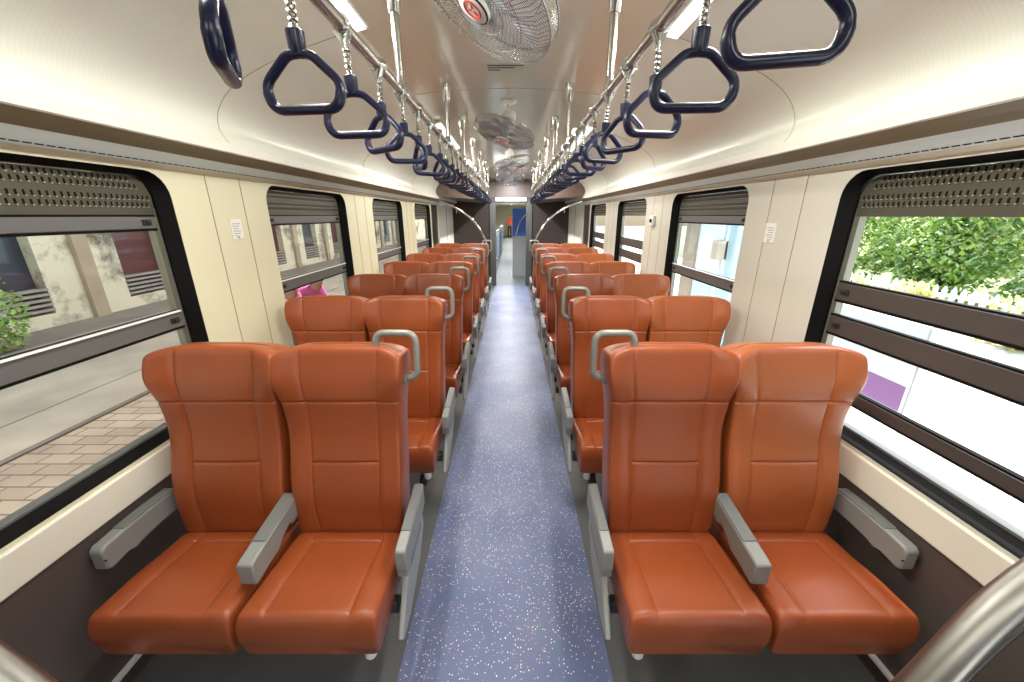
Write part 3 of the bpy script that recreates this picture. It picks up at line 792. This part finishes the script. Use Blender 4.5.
MB().tube(spline([(-.55, -.03, 1.15), (-.45, -.03, 1.5), (-.20, -.03, 1.78)], 6), .016, 8).build('grab_rail', chrome, r, smooth=True)
tag(r, 'blue and grey partition screen just beyond the end doorway on the right', 'partition')

# people
def body(name, chains, rads, m, root, lvl=2):
    """one skinned surface; chains = list of point lists sharing index 0 of the first"""
    vs = []; es = []; rr = []
    idx = {}
    def vi(p, r):
        k = tuple(round(c, 4) for c in p)
        if k not in idx: idx[k] = len(vs); vs.append(k); rr.append(r)
        return idx[k]
    for ch, rs in zip(chains, rads):
        ids = [vi(p, r) for p, r in zip(ch, rs)]
        es += [(a, b) for a, b in zip(ids, ids[1:]) if a != b]
    me = bpy.data.meshes.new(name); me.from_pydata(vs, es, []); me.materials.append(m)
    o = bpy.data.objects.new(name, me); COL.objects.link(o); o.parent = root
    sk = o.modifiers.new('skin', 'SKIN'); sk.use_smooth_shade = True
    for v_, r_ in zip(me.skin_vertices[0].data, rr): v_.radius = r_ if isinstance(r_, tuple) else (r_, r_)
    me.skin_vertices[0].data[0].use_root = True
    sb = o.modifiers.new('sub', 'SUBSURF'); sb.levels = lvl; sb.render_levels = lvl
    return o
def head(root, c, m=skin, r=.1, yaw=0):
    M = Matrix.Translation(c) @ Matrix.Rotation(yaw, 4, 'Z')
    hm = MB(); rings = []
    for k in range(13):
        t = PI*k/12; z = -math.cos(t)*.118; rr = math.sin(t)
        rings.append([tuple(M @ Vector((rr*.074*(1-.25*max(0, -z/.118))*math.cos(a), rr*.092*math.sin(a)*(1-.12*max(0, -z/.118)), z))) for a in [2*PI*j/16 for j in range(16)]])
    hm.loft(rings); 
    hm.add([tuple(M @ Vector(p)) for p in ((-.014, -.084, -.025), (.014, -.084, -.025), (0, -.110, -.020), (0, -.086, .025))], [(0,1,2),(1,3,2),(3,0,2),(0,3,1)])
    for sx in (-1, 1):
        hm.add([tuple(M @ Vector((sx*(.070+.012*(k % 2)), .0+.016*math.cos(k*PI/3), -.005+.028*math.sin(k*PI/3)))) for k in range(6)], [tuple(range(6))])
    h = hm.build('head', m, root, smooth=True)
    fm = MB()
    for sx in (-1, 1): fm.lathe([(.001, -.004), (.010, -.002), (.010, .002), (.001, .004)], M @ Matrix.Translation((sx*.030, -.083, .008)) @ Matrix.Rotation(PI/2, 4, 'X'), n=8)
    fm.box(-.022, .022, -.084, -.078, -.058, -.052, 1, M)
    fm.build('eyes_and_mouth', [hair, mat('lips', (.3, .1, .08), .5)], h)
    hh = MB(); rings = []
    for k in range(9):
        t = PI*.5*k/8+.0; z = math.sin(t)*.125; rr = math.cos(t)
        rings.append([tuple(M @ Vector((max(rr,.02)*.084*math.cos(a), max(rr,.02)*.100*math.sin(a)+.012, z-.02+.05*(.5-.5*math.sin(a))*(1-k/8)-.03*(.5+.5*math.sin(a))*(1-k/8)))) for a in [2*PI*j/16 for j in range(16)]])
    hh.loft(rings).build('hair', hair, h, smooth=True)
    return h
def hand_chains(w, dirv, side):
    d = Vector(dirv).normalized(); w = Vector(w); sd = Vector(side).normalized()
    ch = []; rs = []; palm = w+d*.075
    ch.append([tuple(w), tuple(w+d*.04), tuple(palm)]); rs.append([.022, (.034, .016), (.036, .015)])
    for k, ln in enumerate((.070, .080, .074, .058)):
        b = palm+sd*(.027-.018*k); ch.append([tuple(palm), tuple(b+d*.012), tuple(b+d*(.012+ln*.5)), tuple(b+d*(.012+ln)-Vector((0, 0, 0))+sd.cross(d)*.012)]); rs.append([(.036, .015), .009, .0085, .007])
    ch.append([tuple(w+d*.04), tuple(w+d*.05+sd*.045), tuple(w+d*.085+sd*.060)]); rs.append([(.034, .016), .011, .009])
    return ch, rs
def seated_person(loc, rz, shirt, label, drop=.28):
    r = empty('person', loc, rz)      # sitting, bent forward over the knees (-y)
    pel = (0, .10, .24); ch = [[pel, (0, .08, .40), (0, -.01, .56), (0, -.12, .67), (0, -.19, .71)]]
    rs = [[(.15, .12), (.14, .11), (.17, .11), (.16, .09), .05]]
    for sx in (-1, 1):
        ch.append([(0, -.12, .67), (sx*.15, -.13, .65), (sx*.20, -.20, .44), (sx*.14, -.38, .36)]); rs.append([(.16, .09), .06, .045, .034])
    body('torso', ch, rs, shirt, r)
    ch = [[pel, (0, .10, .22)]]; rs = [[.13, .13]]
    for sx in (-1, 1):
        ch.append([pel, (sx*.10, .06, .22), (sx*.15, -.33, .25), (sx*.14, -.30, .10-drop), (sx*.14, -.30, .05-drop), (sx*.15, -.43, .035-drop)]); rs.append([.13, .09, .065, .045, .04, .03])
    body('legs', ch, rs, jeans, r)
    for sx in (-1, 1):
        c2, r2 = hand_chains((sx*.14, -.38, .36), (-sx*.3, -1, -.3), (-sx, 0, 0)); body('hand', c2, r2, skin, r, 1)
    head(r, (0, -.29, .76))
    tag(r, label, 'person'); return r
GZ = -.15
seated_person((-2.62, 4.74, GZ+.29), PI*.35, pink, 'person in a pink shirt bent forward on the bench outside the second left window')
seated_person((-2.66, 4.10, GZ+.29), PI*.45, whitecloth, 'person with dark hair and white shirt sitting beside the one in pink')
bn = empty('platform_bench', (-2.62, 4.5, GZ))
MB().box(-.18, .20, -.68, .66, .34, .40).build('seat_board', mat('bench_wood', (.30, .17, .08), .6, var=.2), bn, bevel=.008)
for yy in (-.5, .5): MB().box(-.15, .17, yy-.03, yy+.03, 0, .34).build('leg', framegrey, bn, bevel=.006)
tag(bn, 'low wooden bench under the two people outside the second left window', 'bench')
def standing_person(loc, rz, shirt, label):
    r = empty('person', loc, rz); pel = (0, 0, .92)
    ch = [[pel, (0, 0, 1.10), (0, .01, 1.30), (0, .01, 1.42), (0, 0, 1.50)]]; rs = [[(.15, .10), (.13, .095), (.16, .11), (.13, .08), .048]]
    for sx in (-1, 1): ch.append([(0, .01, 1.42), (sx*.17, .01, 1.40), (sx*.21, .02, 1.14), (sx*.22, -.05, .92)]); rs.append([(.13, .08), .058, .042, .03])
    body('torso', ch, rs, shirt, r)
    ch = [[pel, (0, 0, .88)]]; rs = [[.13, .12]]
    for sx in (-1, 1): ch.append([pel, (sx*.09, 0, .86), (sx*.10, -.01, .48), (sx*.10, .02, .08), (sx*.10, -.12, .04)]); rs.append([.13, .085, .06, .042, .035])
    body('legs', ch, rs, jeans, r)
    for sx in (-1, 1):
        c2, r2 = hand_chains((sx*.22, -.05, .92), (0, -.2, -1), (0, -1, .2)); body('hand', c2, r2, skin, r, 1)
    head(r, (0, -.01, 1.63)); tag(r, label, 'person')
standing_person((-.16, 31, -.004), 0, orangecloth, 'person in a red shirt standing far down the next car')

# ------------------------------------------------------------------ outside, left: paved platform and stained building
struct(MB().box(-3.85, -1.62, -12, 40, GZ-.1, GZ).build('ground_paved', pavers))
struct(MB().box(-3.95, -3.85, -12, 40, GZ-.1, GZ-.03).build('ground_groove', mat('groove_dark', (.05, .045, .04), .9)))
struct(MB().box(-4.55, -3.95, -12, 40, GZ-.1, GZ).build('ground_kerb', slabm))
struct(MB().box(-4.58, -4.55, -12, 40, GZ-.1, GZ-.01).build('ground_joint', mat('groove_dark', (.05, .045, .04), .9)))
struct(MB().box(-6.9, -4.58, -12, 40, GZ-.1, GZ).build('ground_slab', slabm))
struct(MB().box(-7.9, -6.9, -12, 40, GZ-.1, GZ+.002).build('ground_wall_foot', slabdk))
b = empty('station_building', (-7.8, 8, GZ))
m = MB(); opens = [(5.35+2.35*i, 6.35+2.35*i) for i in range(-4, 10)]; prev = -12
for a, c in opens: m.box(-7.2+6.9, .0+.0, prev-8, a-8, 0, 6.2) if False else m.box(-.30, 0, prev-8, a-8, 0, 6.2); m.box(-.30, 0, a-8, c-8, 3.0, 6.2); m.box(-.30, 0, a-8, c-8, 0, .22); prev = c
m.box(-.30, 0, prev-8, 40-8, 0, 6.2)
m.build('facade', plasterm, b)
for i, (a, c) in enumerate(opens):
    MB().box(-.22, -.18, a-8, c-8, .22, 3.0).build('shutter', mat('shutter_%d' % (i % 2), ((.05, .055, .065), (.13, .035, .03))[i % 2], .6, var=.2), b)
    m = MB()
    for k in range(5): m.box(-.10, .02, a-8, c-8, .27+.085*k, .31+.085*k)
    m.build('vent_slats', mat('slat_grey', (.42, .38, .30), .7, var=.2), b)
    m = MB(); m.box(0, .09, c-8+.55, c-8+.80, 0, 6.2); m.build('pilaster', mat('pilaster_tan', (.50, .38, .24), .8, var=.3, vscale=2), b)
tag(b, 'long stained cream station building with dark shuttered openings beyond the left platform', 'building')
cn = empty('added_shade_canopy', (-5.1, 8, 6.3))  # unseen canopy, added to keep the sun off the left platform
MB().box(-2.9, 3.0, -12, 26, 0, .12).build('roof', mat('canopy_white', (.6, .6, .57), .7), cn)
MB().box(2.9, 3.0, -12, 26, -.25, 0).build('fascia', white, cn)
tag(cn, 'added flat canopy, out of view, that shades the left platform', 'canopy')

# leafy shrubs
def shrub(name, c, rad, n, mats, label, group, cat='shrub', leaf=.07, seed=0):
    rnd = random.Random(seed); r = empty(name, c)
    blobs = [(rnd.uniform(-.6, .6)*rad[0], rnd.uniform(-.6, .6)*rad[1], rad[2]*rnd.uniform(.15, .95), rnd.uniform(.42, .68)) for _ in range(9)]
    ms = MB()
    for k in range(n):
        bx_, by_, bz_, br = blobs[k % 9]
        d = Vector((rnd.gauss(0, 1), rnd.gauss(0, 1), rnd.gauss(0, 1))).normalized()*rnd.uniform(.6, 1)**.5
        p = Vector((bx_+d.x*br*rad[0], by_+d.y*br*rad[1], max(.03, bz_+d.z*br*rad[2]*.9)))
        e = Matrix.Rotation(rnd.uniform(0, 6.3), 3, 'Z') @ Matrix.Rotation(rnd.uniform(-1, 1), 3, 'X')
        l = leaf*rnd.uniform(.6, 1.4)
        q = [p+e @ Vector(v_) for v_ in ((0, 0, 0), (l*.35, l*.5, l*.06), (0, l*1.1, 0), (-l*.35, l*.5, l*.06))]
        ms.add(q, [(0,1,2),(0,2,3)], rnd.randrange(len(mats)))
    ms.build('foliage', mats, r)
    st = MB()
    for bx_, by_, bz_, br in blobs: st.tube(spline([(0, 0, 0), (bx_*.4, by_*.4, bz_*.5), (bx_, by_, bz_)], 4), [.03-.0025*i for i in range(9)], 6)
    st.build('stem', mat('bark', (.10, .07, .045), .8), r, smooth=True)
    tag(r, label, cat, group); return r
shrub('shrub', (-7.0, 4.75, GZ), (.4, .45, .8), 2600, [leafm[0], leafm[1]], 'green shrub against the stained building outside the first left window', None, seed=3)

# ------------------------------------------------------------------ outside, right: bright platform, fence, planting
struct(MB().box(1.62, 7.6, -12, 40, GZ-.1, GZ).build('ground_platform', palepave))
struct(MB().box(7.6, 60, -30, 80, GZ-.35, GZ-.25).build('ground_garden', mat('lawn_ground', (.30, .34, .16), .9, var=.3, vscale=.6)))
fo = empty('picket_fence', (8.6, 8, GZ-.25))
m = MB(); y = -14.
rl = MB(); rl.box(.03, .06, -14, 22, .22, .28); rl.box(.03, .06, -14, 22, .52, .58); rl.build('rails', white, fo)
while y < 22: m.add([(0, y, 0), (0, y+.09, 0), (0, y+.09, .66), (0, y+.045, .74), (0, y, .66), (.03, y, 0), (.03, y+.09, 0), (.03, y+.09, .66), (.03, y+.045, .74), (.03, y, .66)], [(0,1,2,3,4), (9,8,7,6,5), (0,5,6,1), (1,6,7,2), (2,7,8,3), (3,8,9,4), (4,9,5,0)]); y += .17
m.build('pickets', white, fo)
tag(fo, 'low white picket fence beyond the bright right platform', 'fence')
k = 0
posn = ['nearest the camera', 'second from the camera', 'third from the camera', 'fourth from the camera', 'fifth from the camera', 'sixth from the camera', 'farthest from the camera']
for i in range(7):
    y = 1.0+2.9*i; X = 10.2+(i % 2)*.9
    shrub('garden_shrub', (X, y, GZ-.25), (1.3, 1.75, 2.6+(i*7 % 3)*.5), 17000, [leafm[(i) % 3], leafm[1], leafm[2] if i % 2 else leafm[3]], 'sunlit leafy shrub behind the picket fence, '+posn[i], 'shrubs behind the picket fence', leaf=.12, seed=20+i)
for i in range(4):
    y = 1.0+8.6*i
    shrub('garden_tree', (17.5, y, GZ-.25), (3.2, 3.2, 5.5), 6000, [leafm[2], leafm[1]], 'tall pale green tree far behind the fence, %s from the camera' % ORD[i], 'trees behind the garden', 'tree', leaf=.34, seed=50+i)
for i in range(4):
    shrub('flower_clump', (7.2, 3.6+1.5*i, GZ), (.42, .5, .5), 900, [mat('petal_yellow', (.75, .55, .12), .6), leafm[1]], 'low yellow and green plant clump on the right platform edge, %s from the camera' % ORD[i], 'plant clumps before the fence', 'plant', leaf=.07, seed=80+i)
# notice board with a purple band
nb = empty('notice_board', (2.72, 2.75, GZ))
MB().box(-.02, .02, -.42, .42, .48, 1.13).build('panel', mat('board_white', (.62, .62, .60), .6, var=.05), nb, bevel=.004)
MB().box(-.024, -.02, -.40, .40, .52, .70).build('purple_band', mat('board_purple', (.22, .09, .24), .6, var=.1), nb)
for y in (-.44, .44): MB().tube([(0, y, 0), (0, y, 1.16)], .018, 12).build('post', white, nb, smooth=True)
tag(nb, 'white notice board with purple band on posts outside the first right window', 'notice board')
kc = empty('platform_pillar', (3.3, 6.7, GZ))
MB().box(-.22, .22, -.25, .25, 0, 3.2).build('shaft', mat('pillar_taupe', (.30, .25, .18), .7, var=.1), kc, bevel=.02)
MB().box(-.26, .26, -.29, .29, 0, .25).build('plinth', mat('pillar_grey', (.45, .45, .45), .7), kc, bevel=.01)
tag(kc, 'brown square pillar on the platform outside the second right window', 'pillar')
kb = empty('ticket_kiosk', (3.3, 5.45, GZ))
MB().box(-.45, .45, -.5, .5, 0, 2.5).build('cabinet', mat('kiosk_blue', (.50, .68, .72), .5), kb, bevel=.02)
MB().box(-.49, -.45, -.36, .36, 1.0, 2.2).build('window_panel', mat('kiosk_pale', (.75, .85, .85), .3), kb, bevel=.005)
MB().tube([(-.52, -.30, .3), (-.52, -.30, 2.3)], .02, 10).build('pipe', white, kb, smooth=True)
MB().box(-.60, -.45, -.36, -.22, 1.25, 1.5).build('meter_box', mat('meter_tan', (.55, .48, .36), .5), kb, bevel=.01)
tag(kb, 'pale blue kiosk on the platform outside the second right window', 'kiosk')
